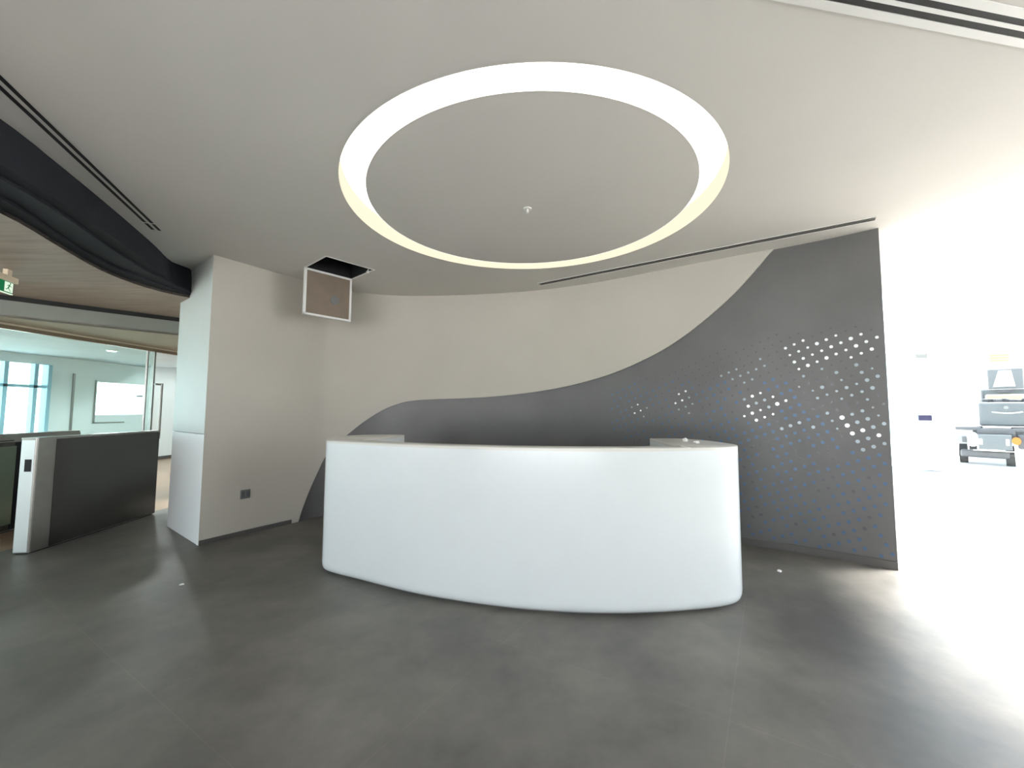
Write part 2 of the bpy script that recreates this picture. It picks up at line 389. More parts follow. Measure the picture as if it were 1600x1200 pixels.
# halftone dots set into the dark wall; white clusters are reflections painted in
M['dot_glint'] = mat('dot_painted_glint', (0.90, 0.93, 0.95), 0.25, metal=0.2)  # bright reflections on the dots, put into their colour
M['dot_pale'] = mat('dot_pale_blue', (0.27, 0.32, 0.35), 0.3, metal=0.3)
M['dot_blue'] = mat('dot_blue', (0.072, 0.125, 0.22), 0.35, metal=0.3)
M['dot_dark'] = mat('dot_dark', (0.10, 0.10, 0.108), 0.3, metal=0.5)
def inpoly(s, z, P):
    c = False; j = len(P) - 1
    for i in range(len(P)):
        if (P[i][1] > z) != (P[j][1] > z) and s < (P[j][0] - P[i][0]) * (z - P[i][1]) / (P[j][1] - P[i][1]) + P[i][0]: c = not c
        j = i
    return c
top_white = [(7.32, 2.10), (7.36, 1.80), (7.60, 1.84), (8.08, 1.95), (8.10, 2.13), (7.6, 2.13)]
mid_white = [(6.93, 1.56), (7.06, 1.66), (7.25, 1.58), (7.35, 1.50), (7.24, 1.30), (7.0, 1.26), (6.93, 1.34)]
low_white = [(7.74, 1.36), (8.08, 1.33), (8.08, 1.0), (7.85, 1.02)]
pale_zone = [(7.45, 1.78), (7.9, 1.88), (8.12, 1.8), (8.12, 0.98), (7.8, 1.1), (7.55, 1.45), (7.40, 1.6)]
pale_two = [(6.65, 1.75), (6.95, 1.95), (7.25, 1.98), (7.2, 1.75), (7.05, 1.65)]
pale_low = [(7.2, 1.12), (7.6, 1.08), (7.6, 1.26), (7.35, 1.30)]
small1 = [(6.20, 1.66), (6.36, 1.70), (6.44, 1.50), (6.38, 1.34), (6.20, 1.42)]
small2 = [(5.66, 1.48), (5.84, 1.50), (5.94, 1.44), (5.86, 1.30), (5.68, 1.34)]
zone = [(5.40, 1.62), (5.9, 1.80), (6.5, 1.98), (7.2, 2.22), (8.10, 2.20), (8.10, 0.10), (7.4, 0.06), (6.6, 0.16), (5.9, 0.80), (5.4, 1.20)]
bm = bmesh.new()
a_v = Vector((0.036, -0.074)); b_v = Vector((0.077, 0.032)); o_v = Vector((7.542, 2.034))
for i in range(-60, 61):
    for j in range(-60, 61):
        p = o_v + a_v * i + b_v * j
        if p.x < 5.2 or p.x > S[-1] - 0.03 or not inpoly(p.x, p.y, zone): continue
        k = random.random(); mi = None; r = 0.011
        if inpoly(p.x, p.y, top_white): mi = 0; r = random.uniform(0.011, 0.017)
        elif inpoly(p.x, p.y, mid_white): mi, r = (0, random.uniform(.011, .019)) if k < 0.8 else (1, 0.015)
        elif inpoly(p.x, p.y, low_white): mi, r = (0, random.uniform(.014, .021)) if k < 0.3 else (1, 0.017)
        elif inpoly(p.x, p.y, small1): mi, r = (0, 0.012) if k < 0.45 else (1, 0.011)
        elif inpoly(p.x, p.y, small2):  mi, r = (0, 0.010) if k < 0.5 else (1, 0.009)
        elif inpoly(p.x, p.y, pale_zone): mi, r = (1, random.uniform(.009, .017)) if k < 0.65 else (3, 0.014)
        elif inpoly(p.x, p.y, pale_two): mi, r = (1, 0.012) if k < 0.45 else (3, 0.012)
        elif inpoly(p.x, p.y, pale_low): mi, r = (1, 0.016) if k < 0.5 else (2, 0.015)
        elif p.y > 1.75: mi, r = (3, 0.011)
        else:
            mi, r = (2, 0.017) if k < 0.74 else (3, 0.014)
            if p.y < 0.9: r = 0.0165
            if p.x < 6.6: r *= 0.8
            if k > 0.9: continue
        n = 12; c = at(p.x, 0.0025); pts = []
        d = (at(p.x + 0.01) - at(p.x - 0.01)).normalized()
        for q in range(n):
            an = 2 * math.pi * q / n
            pts.append(bm.verts.new((c.x + d.x * r * math.cos(an), c.y + d.y * r * math.cos(an), p.y + r * math.sin(an))))
        c2 = at(p.x, -0.001)
        pb = [bm.verts.new((v.co.x + c2.x - c.x, v.co.y + c2.y - c.y, v.co.z)) for v in pts]
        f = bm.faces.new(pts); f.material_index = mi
        for q in range(n):
            g = bm.faces.new((pts[q], pts[(q + 1) % n], pb[(q + 1) % n], pb[q])); g.material_index = mi
bmesh.ops.recalc_face_normals(bm, faces=bm.faces)
dots = obj('dot_pattern', bm, [M['dot_glint'], M['dot_pale'], M['dot_blue'], M['dot_dark']], wall)
dots['kind'] = 'stuff'; dots['label'] = 'dots in pale and dark blue, white where reflections are painted in'

# baseboards
bm = bmesh.new()
ps = [at(s, OF + 0.008) for s in [0.95 * i / 12 for i in range(13)]]; pb = [at(s, OF) for s in [0.95 * i / 12 for i in range(13)]]
ribbon(bm, ps, 0, ps, 0.05); ribbon(bm, ps, 0.05, pb, 0.05); e = [ps[-1], pb[-1]]; ribbon(bm, e, 0, e, 0.05)
struct('baseboard_left', bm, M['base'])
bm = bmesh.new()
sr = [3.0 + (S[-1] - 3.0) * i / 80 for i in range(81)]
ps = [at(s, 0.012) for s in sr]; pb = [at(s, 0.0) for s in sr]
ribbon(bm, ps, 0, ps, 0.07); ribbon(bm, ps, 0.07, pb, 0.07); e = [ps[-1], back[-1]]; ribbon(bm, e, 0, e, 0.07)
struct('baseboard_right', bm, M['base'])

# ------------------------------------------------------------------ left column: white side face
A = Vector((-3.55, 4.31)); B = Vector((-4.50, 5.01)); nf = (at(0, OF) - at(0)).normalized()
A1 = at(0, OF)
bx = Vector((0.48, 0.877))
poly = [A1, B + nf * 0, B + bx * 1.4, A + bx * 0.9 - Vector((0.877, -0.48)) * 0.0 + Vector((-0.05, 0.03))]
poly = [(A1.x, A1.y), (B.x, B.y), (B.x + bx.x * 2, B.y + bx.y * 2), (A.x + bx.x * 2 - 0.2, A.y + bx.y * 2 + 0.12), (A.x - 0.02, A.y + 0.015)]
ins = [(x + 0.012, y + 0.016) for x, y in poly]
bm = bmesh.new(); prism(bm, poly, 0, 1.148); struct('wall_column', bm, M['white_low'])
bm = bmesh.new(); prism(bm, poly, 1.158, CEIL + 0.05); struct('wall_column_upper', bm, M['white_col'])
bm = bmesh.new(); prism(bm, ins, 1.147, 1.159); struct('trim_1', bm, M['plastic_grey'])
# wall running back from the column to the office
bm = bmesh.new(); seg(bm, (poly[2][0] + 0.15, poly[2][1] - 0.1), (-3.3, 12.5), 0.2, 0, 3.2); struct('wall_passage', bm, M['white_col'])

# wall socket on the beige wall
so = thing('wall_socket', 'small grey wall socket plate low on the beige wall', 'socket', (*at(0.42, OF), 0.455))
d = (at(0.46) - at(0.38)).normalized(); n_ = (at(0.42, 1) - at(0.42, 0))
c = at(0.42, OF + 0.005)
bm = bmesh.new(); box(bm, (c.x, c.y, 0.455), (0.10, 0.010, 0.10), d, 0.002); obj('plate', bm, M['plastic_grey'], so)
M['sock_in'] = mat('socket_insert', (0.10, 0.10, 0.10), 0.4)
for k in (-0.024, 0.024):
    c = at(0.42, OF + 0.0115) + d * k
    bm = bmesh.new(); box(bm, (c.x, c.y, 0.455), (0.036, 0.004, 0.06), d, 0.001); obj('insert', bm, M['sock_in'], so)

# ------------------------------------------------------------------ charcoal stepped bulkhead and brown ceiling
def cr2(P, n=6): return [(p.x, p.y) for p in catmull([Vector(a) for a in P], n)]
ext = lambda L, dx: [(L[0][0] + dx[0], L[0][1] + dx[1]), (L[0][0] + dx[2], L[0][1] + dx[3])] + L
pre = [(-2.70, -5.4), (-2.72, -1.0), (-2.80, 0.6), (-2.93, 1.5)]
T0b = pre + [(-3.128, 2.24), (-3.33, 2.80), (-3.58, 3.40), (-3.94, 4.15), (-4.15, 4.52), (-4.14, 4.80)]
T1 = [(x - 0.12, y) for x, y in pre] + [(-3.279, 2.374), (-3.364, 2.658), (-3.551, 3.082), (-3.757, 3.523), (-3.973, 4.046), (-4.15, 4.80)]
T2 = [(x - 0.30, y) for x, y in pre] + [(-3.527, 2.562), (-3.65, 2.829), (-3.857, 3.203), (-4.055, 3.624), (-4.143, 4.0), (-4.16, 4.80)]
T3 = [(x - 0.42, y) for x, y in pre] + [(-3.701, 2.694), (-3.933, 3.194), (-4.20, 3.75), (-4.312, 4.17), (-4.30, 4.55), (-4.17, 4.80)]
def resamp(P, n=70):
    P = [Vector(p) for p in catmull([Vector(a) for a in P], 8)]
    s = [0.0]
    for i in range(1, len(P)): s.append(s[-1] + (P[i] - P[i - 1]).length)
    out = []; j = 0
    for k in range(n):
        t = s[-1] * k / (n - 1)
        while j < len(s) - 2 and s[j + 1] < t: j += 1
        u = (t - s[j]) / (s[j + 1] - s[j]); out.append(P[j].lerp(P[j + 1], u))
    return out
R0, R0b, R1, R2, R3 = map(resamp, (T0, T0b, T1, T2, T3))
bm = bmesh.new()
ribbon(bm, R0, CEIL + 0.06, R0b, 2.835)
ribbon(bm, R0b, 2.835, R1, 2.835); ribbon(bm, R1, 2.835, R1, 2.812)
ribbon(bm, R1, 2.812, R2, 2.812); ribbon(bm, R2, 2.812, R2, 2.789)
ribbon(bm, R2, 2.789, R3, 2.789); ribbon(bm, R3, 2.789, R3, 2.76)
bmesh.ops.remove_doubles(bm, verts=bm.verts, dist=1e-5)
struct('ceiling_bulkhead', bm, M['charcoal'])
GFr = [Vector(p) for p in ((-9.8, -5.4), (-9.0, 0.8), (-8.0, 2.6), (-7.2, 3.6), (-6.27, 4.66), (-5.76, 5.25), (-5.21, 5.86), (-4.72, 6.4))]
R3p = [(p.x, p.y) for p in R3]
bm = bmesh.new(); prism(bm, R3p + [(-4.1, 7.2)] + [(p.x, p.y) for p in GFr[::-1]], 2.76, 2.80); struct('ceiling_brown', bm, M['wood'])
bm = bmesh.new()
G2 = [p + Vector((0.012, -0.01)) for p in GFr]
ribbon(bm, G2, 2.70, G2, 2.758)
struct('trim_2', bm, M['slot'])
bm = bmesh.new(); ribbon(bm, GFr, 2.50, GFr, 2.78); struct('wall_bulkhead', bm, M['greygreen'])
XG = -6.64
bm = bmesh.new(); prism(bm, [(p.x, p.y) for p in GFr] + [(-4.75, 9.5), (XG - 0.04, 9.5), (XG - 0.04, 4.1)] , 2.50, 2.53)
bm.free()
inside = [(p.x, p.y) for p in GFr if p.x > XG + 0.02]
bm = bmesh.new(); prism(bm, [(XG - 0.04, inside[0][1] - 0.35)] + inside + [(-3.9, 7.0), (-3.5, 9.5), (XG - 0.04, 9.5)], 2.50, 2.53); struct('ceiling_soffit', bm, M['tan'])

# ------------------------------------------------------------------ glass partition and office
M['rail_tip'] = mat('pale_rail_edge', (0.75, 0.66, 0.52), 0.35, metal=0.3)
pr = sthing('trim_3', (XG, 3, 2.45))
bm = bmesh.new(); seg(bm, (XG, 2.0), (XG, 9.5), 0.06, 2.42, 2.50); obj('rail', bm, M['bronze'], pr)
bm = bmesh.new(); seg(bm, (XG + 0.034, 2.0), (XG + 0.034, 9.5), 0.008, 2.47, 2.495); obj('rail_edge', bm, M['rail_tip'], pr)
w1 = sthing('window_1', (XG, 4.5, 0))
bm = bmesh.new(); seg(bm, (XG, 1.6), (XG, 4.2), 0.012, 0.02, 2.42); obj('pane', bm, M['glass_part'], w1)
bm = bmesh.new(); seg(bm, (XG, 4.206), (XG, 6.80), 0.012, 0.02, 2.42); obj('pane', bm, M['glass_part'], w1)
bm = bmesh.new(); seg(bm, (XG, 1.6), (XG, 6.80), 0.05, 0.0, 0.02); obj('sill', bm, M['steel'], w1)
dr1 = sthing('door_1', (XG, 7.0, 0))
bm = bmesh.new(); seg(bm, (XG, 6.82), (XG, 6.84), 0.03, 0, 2.42); obj('stile', bm, M['greysteel'], dr1)
bm = bmesh.new(); seg(bm, (XG, 6.84), (XG, 6.93), 0.012, 0.01, 2.42); obj('pane', bm, M['glass_part'], dr1)
bm = bmesh.new(); seg(bm, (XG, 6.93), (XG, 6.96), 0.05, 0, 2.42); obj('post', bm, M['greysteel'], dr1)
hdl = bmesh.new()
cyl(hdl, (XG + 0.07, 7.05, 1.40), 0.018, 0.96, 16); box(hdl, (XG + 0.05, 7.0, 1.86), (0.03, 0.13, 0.03)); box(hdl, (XG + 0.05, 7.0, 1.0), (0.03, 0.13, 0.03))
obj('door_handle', hdl, M['greysteel'], dr1, smooth=True)
# office shell
XO = -10.93
bm = bmesh.new()
seg(bm, (XO - 0.08, -5), (XO - 0.08, 12.6), 0.16, 0, 0.80)
seg(bm, (XO - 0.08, -5), (XO - 0.08, 9.02), 0.16, 2.42, 3.2)
seg(bm, (XO - 0.08, 9.0), (XO - 0.08, 9.95), 0.16, 0.80, 3.2)
seg(bm, (XO - 0.08, 9.95), (XO - 0.08, 11.25), 0.16, 0.80, 1.30)
seg(bm, (XO - 0.08, 9.95), (XO - 0.08, 11.25), 0.16, 2.12, 3.2)
seg(bm, (XO - 0.08, 11.25), (XO - 0.08, 12.7), 0.16, 0.80, 3.2)
struct('wall_office', bm, M['office_wall'])
bm = bmesh.new(); seg(bm, (XO, 12.6), (-3.3, 12.6), 0.16, 0, 3.2); struct('wall_office_end', bm, M['office_wall'])
bm = bmesh.new(); seg(bm, (XO + 0.006, 9.0), (XO + 0.006, 12.5), 0.012, 0, 0.09); struct('baseboard_office', bm, M['base'])
bm = bmesh.new(); prism(bm, [(XO, -5), (XG - 0.2, -5), (XG - 0.2, 11.25), (XO, 11.25)], 2.62, 2.70); struct('ceiling_office', bm, M['office_ceil'])
bm = bmesh.new(); prism(bm, [(XO - 0.2, -5), (-3.2, -5), (-3.2, 12.7), (XO - 0.2, 12.7)], 3.16, 3.25)
bm.free()
bm = bmesh.new(); prism(bm, [(XO - 0.2, -5.4), (-4.25, -5.4), (-4.25, 6.4), (-3.2, 12.7), (XO - 0.2, 12.7)], 3.12, 3.25); struct('ceiling_upper', bm, M['office_ceil'])
# office window (blue framed) and the frosted band window
w2 = sthing('window_2', (XO, 8.0, 0.8))
bm = bmesh.new()
for y in (5.2, 6.2, 7.2, 8.2, 8.70): seg(bm, (XO, y), (XO, y + 0.07), 0.10, 0.80, 2.42)
seg(bm, (XO, 8.93), (XO, 9.0), 0.14, 0.80, 2.42)
seg(bm, (XO, 5), (XO, 9.0), 0.10, 1.90, 1.96); seg(bm, (XO, 5), (XO, 9.0), 0.12, 0.80, 0.86)
obj('window_frame', bm, M['blue_frame'], w2)
bm = bmesh.new(); seg(bm, (XO - 0.05, 3), (XO - 0.05, 9.0), 0.01, 0.8, 2.42); obj('pane', bm, M['glass'], w2)
w3 = sthing('window_3', (XO, 10.6, 1.3))
bm = bmesh.new(); seg(bm, (XO - 0.04, 9.95), (XO - 0.04, 11.25), 0.01, 1.30, 2.12); obj('pane', bm, M['glass'], w3)
bm = bmesh.new(); seg(bm, (XO + 0.01, 9.95), (XO + 0.01, 9.98), 0.03, 1.10, 2.16); seg(bm, (XO + 0.01, 9.95), (XO + 0.01, 10.7), 0.03, 1.10, 1.12)
seg(bm, (XO + 0.01, 9.46), (XO + 0.01, 9.50), 0.03, 0.85, 2.28); obj('window_frame', bm, M['greysteel'], w3)
tag(obj('door_plaque', box(bmesh.new(), (XO + 0.015, 11.07, 1.80), (0.02, 0.16, 0.045)), M['plastic_grey'], loc=(XO, 11.07, 1.80)), 'tiny dark plaque on the bright office wall seen through the glass', 'plaque')
M['lamp'] = emit('downlight_glow', (1, 0.98, 0.92), 6.0)
def downlight(x, y, z, label):
    ld = bpy.data.lights.new('downlight_bulb', 'SPOT'); ld.energy = 140; ld.spot_size = math.radians(165); ld.spot_blend = 0.4; ld.shadow_soft_size = 0.06; ld.color = (0.93, 1.0, 0.99)
    t = thing('downlight', label, 'ceiling light', (x, y, z))
    bm = bmesh.new(); cyl(bm, (x, y, z - 0.01), 0.09, 0.02); obj('bezel', bm, M['trimwhite'], t)
    bm = bmesh.new(); cyl(bm, (x, y, z - 0.024), 0.065, 0.01); obj('lamp', bm, M['lamp'], t)
    lo = bpy.data.objects.new('bulb', ld); C.objects.link(lo); lo.parent = t; lo.location = (0, 0, -0.06)
downlight(-8.55, 8.05, 2.62, 'bright round downlight in the office ceiling behind the glass partition')
downlight(-7.65, 8.1, 2.62, 'second round downlight in the office ceiling, nearer the glass door post')

downlight(-9.0, 5.6, 2.62, 'added fill downlight in the office ceiling near the left picture edge')  # added lamp, no source seen here; brightens the office
downlight(-8.9, 11.9, 3.12, 'added fill downlight in the higher office ceiling beyond the door opening')  # also an added lamp, lifts the far office wall

# ------------------------------------------------------------------ speed gates
def rounded(x0, x1, y0, y1, r, n=6):
    P = []
    for cx, cy, a0 in ((x1 - r, y1 - r, 0), (x0 + r, y1 - r, 90), (x0 + r, y0 + r, 180), (x1 - r, y0 + r, 270)):
        for k in range(n + 1):
            a = math.radians(a0 + 90 * k / n); P.append((cx + r * math.cos(a), cy + r * math.sin(a)))
    return P
def gate(label, base, ang, flap):
    t = thing('speed_gate', label, 'turnstile', (0, 0, 0), 'speed gates at the office entrance')
    L = 1.56; Wd = 0.145
    def add(name, bm, m, par=t, smooth=False): return obj(name, bm, m, par, smooth)
    # local frame: x across (0 = right face), y along
    bm = bmesh.new(); prism(bm, rounded(-Wd, 0, 0, L, 0.022), 0.012, 1.118); add('body', bm, M['steel'], smooth=True)
    bm = bmesh.new(); prism(bm, rounded(-Wd + 0.012, -0.012, 0.012, L - 0.012, 0.02), 0.0, 0.012); add('plinth', bm, M['slot'])
    bm = bmesh.new(); prism(bm, rounded(-Wd - 0.003, 0.003, -0.003, L + 0.003, 0.024), 1.118, 1.132); add('top_cover', bm, M['steel'])
    bm = bmesh.new(); box(bm, (-Wd / 2, -0.002, 0.565), (Wd - 0.03, 0.006, 1.09), None, 0.002); add('end_plate', bm, M['bright_steel'])
    bm = bmesh.new(); box(bm, (0.001, L / 2 + 0.09, 0.565), (0.006, L - 0.19, 1.09)); add('side_panel', bm, M['dark_steel'])
    bm = bmesh.new(); box(bm, (-Wd - 0.001, L / 2 + 0.07, 0.565), (0.006, L - 0.17, 1.09)); add('side_panel', bm, M['dark_steel'])
    bm = bmesh.new(); box(bm, (-Wd / 2 + 0.012, -0.006, 0.86), (0.055, 0.006, 0.12), None, 0.001); add('reader', bm, M['slot'])
    if flap:
        bm = bmesh.new(); box(bm, (0.008, L / 2 + 0.03, 1.075), (0.010, L - 0.1, 0.075)); add('upper_band', bm, M['steel'])
        bm = bmesh.new(); box(bm, (0.012, 0.46, 0.54), (0.012, 0.56, 0.90)); add('glass_flap', bm, M['glass_green'])
        bm = bmesh.new(); box(bm, (0.013, 0.46, 1.055), (0.004, 0.50, 0.012)); add('slot_light', bm, M['slot'])
        bm = bmesh.new(); box(bm, (0.008, 0.89, 0.53), (0.010, 0.28, 1.0)); add('pillar', bm, M['charcoal'])
    t.location = base; t.rotation_euler = (0, 0, ang)
    return t
gate('stainless steel speed gate nearest the white column, dark flat side towards the desk', (-4.98, 4.05, 0), math.radians(8.3), False)
gate('stainless steel speed gate with green glass flap, farther gate at the left picture edge', (-6.00, 4.05, 0), math.radians(10.5), True)

# ------------------------------------------------------------------ exit sign
es = thing('exit_sign', 'green and white running man exit sign hanging from the brown ceiling', 'exit sign', (-5.1, 3.75, 2.76))
M['sign_case'] = mat('sign_case_cream', (0.80, 0.66, 0.50), 0.5)
M['sign_green'] = emit('sign_green', (0.015, 0.16, 0.06), 1.0)
M['sign_white'] = emit('sign_white', (0.78, 0.95, 0.74), 1.0)
q1 = Vector((-5.145, 3.90)); q0 = Vector((-5.00, 3.56)); sd = (q1 - q0).normalized(); sr_ = Vector((sd.y, -sd.x))
bm = bmesh.new(); seg(bm, q0, q1, 0.05, 2.645, 2.70, 0.004); obj('case', bm, M['sign_case'], es)
bm = bmesh.new(); c = q1 - sd * 0.10; box(bm, (c.x, c.y, 2.73), (0.05, 0.035, 0.062), sd); obj('mount', bm, M['sign_case'], es)
a = q0 + sd * 0.01; b = q1 - sd * 0.03
bm = bmesh.new(); seg(bm, a, b, 0.012, 2.535, 2.645); obj('plate', bm, M['sign_green'], es)
# door and running man pictogram on the lane side
def pic(us, zs, off=0.0085):
    return [(b.x - sd.x * u + sr_.x * off, b.y - sd.y * u + sr_.y * off, z) for u, z in zip(us, zs)]
for u0, u1 in ((0.005, 0.105), (0.165, 0.255)):
    bm = bmesh.new(); bm.faces.new([bm.verts.new(v) for v in pic((u0, u1, u1, u0), (2.545, 2.545, 2.64, 2.64))])
    obj('pictogram_field', bm, M['sign_white'], es)
bm = bmesh.new()
def stroke(p, q, wd):
    p = Vector(p); q = Vector(q); d = (q - p).normalized(); n = Vector((-d.y, d.x)) * wd / 2
    P = [p + n, q + n, q - n, p - n]; bm.faces.new([bm.verts.new(v) for v in pic([k.x for k in P], [k.y for k in P], 0.0095)])
stroke((0.045, 2.618), (0.062, 2.582), 0.014); stroke((0.062, 2.584), (0.045, 2.566), 0.007); stroke((0.045, 2.566), (0.030, 2.553), 0.006)
stroke((0.062, 2.584), (0.078, 2.568), 0.007); stroke((0.078, 2.568), (0.092, 2.570), 0.006); stroke((0.048, 2.612), (0.075, 2.606), 0.006); stroke((0.048, 2.612), (0.025, 2.598), 0.006)
P = [(0.040 + 0.008 * math.cos(k), 2.629 + 0.008 * math.sin(k)) for k in [i * math.pi / 5 for i in range(10)]]
bm.faces.new([bm.verts.new(v) for v in pic([k[0] for k in P], [k[1] for k in P], 0.0095)])
obj('running_figure', bm, M['sign_green'], es)
bm = bmesh.new(); stroke((0.245, 2.592), (0.20, 2.592), 0.012); stroke((0.20, 2.592), (0.178, 2.592), 0.03); obj('arrow', bm, M['sign_green'], es)
bm = bmesh.new(); seg(bm, a, b, 0.018, 2.528, 2.536); obj('lower_edge', bm, M['sign_white'], es)

# ------------------------------------------------------------------ reception desk
dk = thing('reception_desk', 'large white curved reception desk with two raised wings in front of the dark wall', 'reception desk', (0, 3.3, 0))
front = [(-1.90, 3.66), (-1.82, 3.56), (-1.499, 3.40), (-.988, 3.155), (-.564, 3.005), (-.178, 2.904), (.184, 2.848), (.539, 2.828), (.903, 2.850), (1.239, 2.905), (1.42, 2.965), (1.505, 3.05), (1.54, 3.16), (1.53, 3.40), (1.47, 3.66), (1.36, 3.82), (1.25, 3.855)]
fl = [(p.x, p.y) for p in catmull([Vector(p) for p in front], 6)]
backR = [(1.073, 3.86), (1.047, 3.10)]
inner = [(1.047, 3.035), (.88, 3.02), (.539, 2.995), (.184, 3.015), (-.178, 3.07), (-.564, 3.175), (-.95, 3.315), (-1.30, 3.50), (-1.58, 3.66)]
il = [(p.x, p.y) for p in catmull([Vector(p) for p in inner], 5)]
backL = [(-1.506, 4.03), (-1.45, 4.44), (-1.50, 4.49), (-1.713, 4.50), (-1.90, 4.42), (-2.03, 4.22), (-2.05, 4.0), (-1.97, 3.80)]
loop = fl + backR + il + backL
def inset(P, d):
    n = len(P); area = sum(P[i][0] * P[(i + 1) % n][1] - P[(i + 1) % n][0] * P[i][1] for i in range(n)); sg = 1 if area > 0 else -1
    out = []
    for i in range(n):
        a = Vector(P[i - 1]); b = Vector(P[i]); c = Vector(P[(i + 1) % n])
        d1 = (b - a).normalized(); d2 = (c - b).normalized(); t = (d1 + d2)
        t = t.normalized() if t.length > 1e-6 else d1
        nn = Vector((-t.y, t.x)) * sg; k = max(0.5, nn.dot(Vector((-d1.y, d1.x)) * sg)); out.append((b.x + nn.x * d / k, b.y + nn.y * d / k))
    return out
def loft(P, lv, cap_top=True, cap_bot=True):
    bm = bmesh.new(); rings = []
    for ins_, z in lv:
        Q = inset(P, ins_) if abs(ins_) > 1e-6 else P
        rings.append([bm.verts.new((x, y, z)) for x, y in Q])
    n = len(P)
    for r0, r1 in zip(rings, rings[1:]):
        for i in range(n): bm.faces.new((r0[i], r0[(i + 1) % n], r1[(i + 1) % n], r1[i]))
    if cap_top: bm.faces.new(rings[-1])
    if cap_bot: bm.faces.new(rings[0][::-1])
    bmesh.ops.recalc_face_normals(bm, faces=bm.faces); bmesh.ops.triangulate(bm, faces=[f for f in bm.faces if len(f.verts) > 4]); return bm
obj('body', loft(loop, [(0.050, 0.012), (0.028, 0.02), (0.012, 0.036), (0.003, 0.058), (0.0, 0.085), (0.0, 1.118)]), M['white_gloss'], dk, smooth=True)
obj('counter_top', loft(loop, [(0.0, 1.118), (0.0, 1.134), (0.003, 1.138), (0.006, 1.140)]), M['top'], dk, smooth=True)
obj('plinth', loft(loop, [(0.06, 0.0), (0.06, 0.03)]), M['greysteel'], dk)
wt = [(1.045, 3.10)] + il + [(-1.515, 4.0), (-1.30, 3.95), (-0.9, 3.62), (-.5, 3.52), (0.1, 3.42), (0.6, 3.42), (1.04, 3.50)]
bm = bmesh.new(); prism(bm, [(x, y + 0.003) for x, y in wt], 0.72, 0.75); obj('worktop', bm, M['top'], dk)
bm = bmesh.new(); box(bm, (1.075, 2.945, 1.139), (0.022, 0.16, 0.004)); obj('joint_strip', bm, M['trimwhite'], dk)

def scrap(name, label, cat, c, s, group=None):
    bm = bmesh.new(); bmesh.ops.create_icosphere(bm, subdivisions=2, radius=1)
    for v in bm.verts:
        v.co *= 1 + random.uniform(-.18, .18); v.co = Vector((v.co.x * s[0], v.co.y * s[1], max(v.co.z, -0.5) * s[2])) + Vector(c)
    o = obj(name, bm, M['scrap'], loc=(c[0], c[1], c[2] - 0.5 * s[2])); tag(o, label, cat, group); return o
M['scrap'] = mat('crumpled_white', (0.9, 0.9, 0.88), 0.6)
scrap('paper_scrap', 'tiny white crumb on the right wing of the desk, the one farther back', 'debris', (1.285, 3.52, 1.149), (0.022, 0.03, 0.018))
scrap('paper_scrap', 'tiny white crumb on the right wing of the desk, the one nearer the front edge', 'debris', (1.285, 3.27, 1.148), (0.024, 0.026, 0.014))
scrap('paper_scrap', 'small white scrap on the floor right of the desk by the dark wall', 'debris', (2.119, 3.623, 0.005), (0.018, 0.02, 0.010))
scrap('paper_scrap', 'small white scrap on the open floor left of the desk', 'debris', (-2.863, 3.35, 0.004), (0.016, 0.016, 0.007))

# ------------------------------------------------------------------ glazed facade (right) and its door
FO = Vector((9.37, 9.62)); FD = Vector((0.9025, -0.4307)).normalized()
fp = lambda t: FO + FD * t
w4 = sthing('window_4', (FO.x, FO.y, 0))
bm = bmesh.new()
for t, wd in ((-6.0, 0.12), (-3.6, 0.10), (-1.35, 0.10), (0.13, 0.24), (2.4, 0.12), (4.1, 0.16)):
    seg(bm, fp(t - wd / 2), fp(t + wd / 2), 0.16, 0, 5.2)
for z, h in ((2.90, 0.06), (3.60, 0.05), (4.35, 0.05), (5.14, 0.1)): seg(bm, fp(-6.0), fp(4.1), 0.10, z - h / 2, z + h / 2)
obj('window_frame', bm, M['alu'], w4)
M['gasket'] = mat('grey_gasket', (0.30, 0.27, 0.24), 0.6)
bm = bmesh.new()
for z in (2.865, 3.57, 4.32): seg(bm, fp(-6.0) + Vector((-0.03, -0.06)), fp(4.1) + Vector((-0.03, -0.06)), 0.02, z - 0.004, z + 0.004)
obj('gasket', bm, M['gasket'], w4)
for t0, t1, z0, z1 in ((-5.94, -3.65, .02, 2.87), (-3.55, -1.4, .02, 2.87), (0.25, 2.34, .02, 2.87), (2.46, 4.02, .02, 2.87), (-5.94, 4.02, 2.93, 5.09)):
    bm = bmesh.new(); seg(bm, fp(t0), fp(t1), 0.012, z0, z1); obj('pane', bm, M['glass'], w4)
d2 = sthing('door_2', (fp(-0.7).x, fp(-0.7).y, 0))
M['tint'] = glass('aqua_glass', (0.80, 0.97, 0.97), 0.0)
bm = bmesh.new(); seg(bm, fp(-1.28), fp(-0.03), 0.014, 0.03, 2.78); obj('pane', bm, M['tint'], d2)
bm = bmesh.new(); seg(bm, fp(-1.3), fp(-0.01), 0.05, 2.78, 2.83); seg(bm, fp(-1.3), fp(-0.01), 0.05, 0.0, 0.06); seg(bm, fp(-0.04), fp(-0.01), 0.05, 0.06, 2.78); seg(bm, fp(-1.3), fp(-1.26), 0.05, 0.06, 2.78); obj('door_frame', bm, M['alu'], d2)
bm = bmesh.new(); o2 = Vector((-.02, -.035)); seg(bm, fp(-1.3) + o2, fp(-0.01) + o2, 0.01, 2.778, 2.79); seg(bm, fp(-0.045) + o2, fp(-0.035) + o2, 0.01, 0.06, 2.78); obj('gasket', bm, M['gasket'], d2)
bm = bmesh.new(); seg(bm, fp(-0.24) + Vector((-.04, -.08)), fp(-0.03) + Vector((-.04, -.08)), 0.05, 2.66, 2.76); obj('door_closer', bm, M['greysteel'], d2)
M['purple'] = mat('dark_lock_box', (0.035, 0.03, 0.075), 0.4)
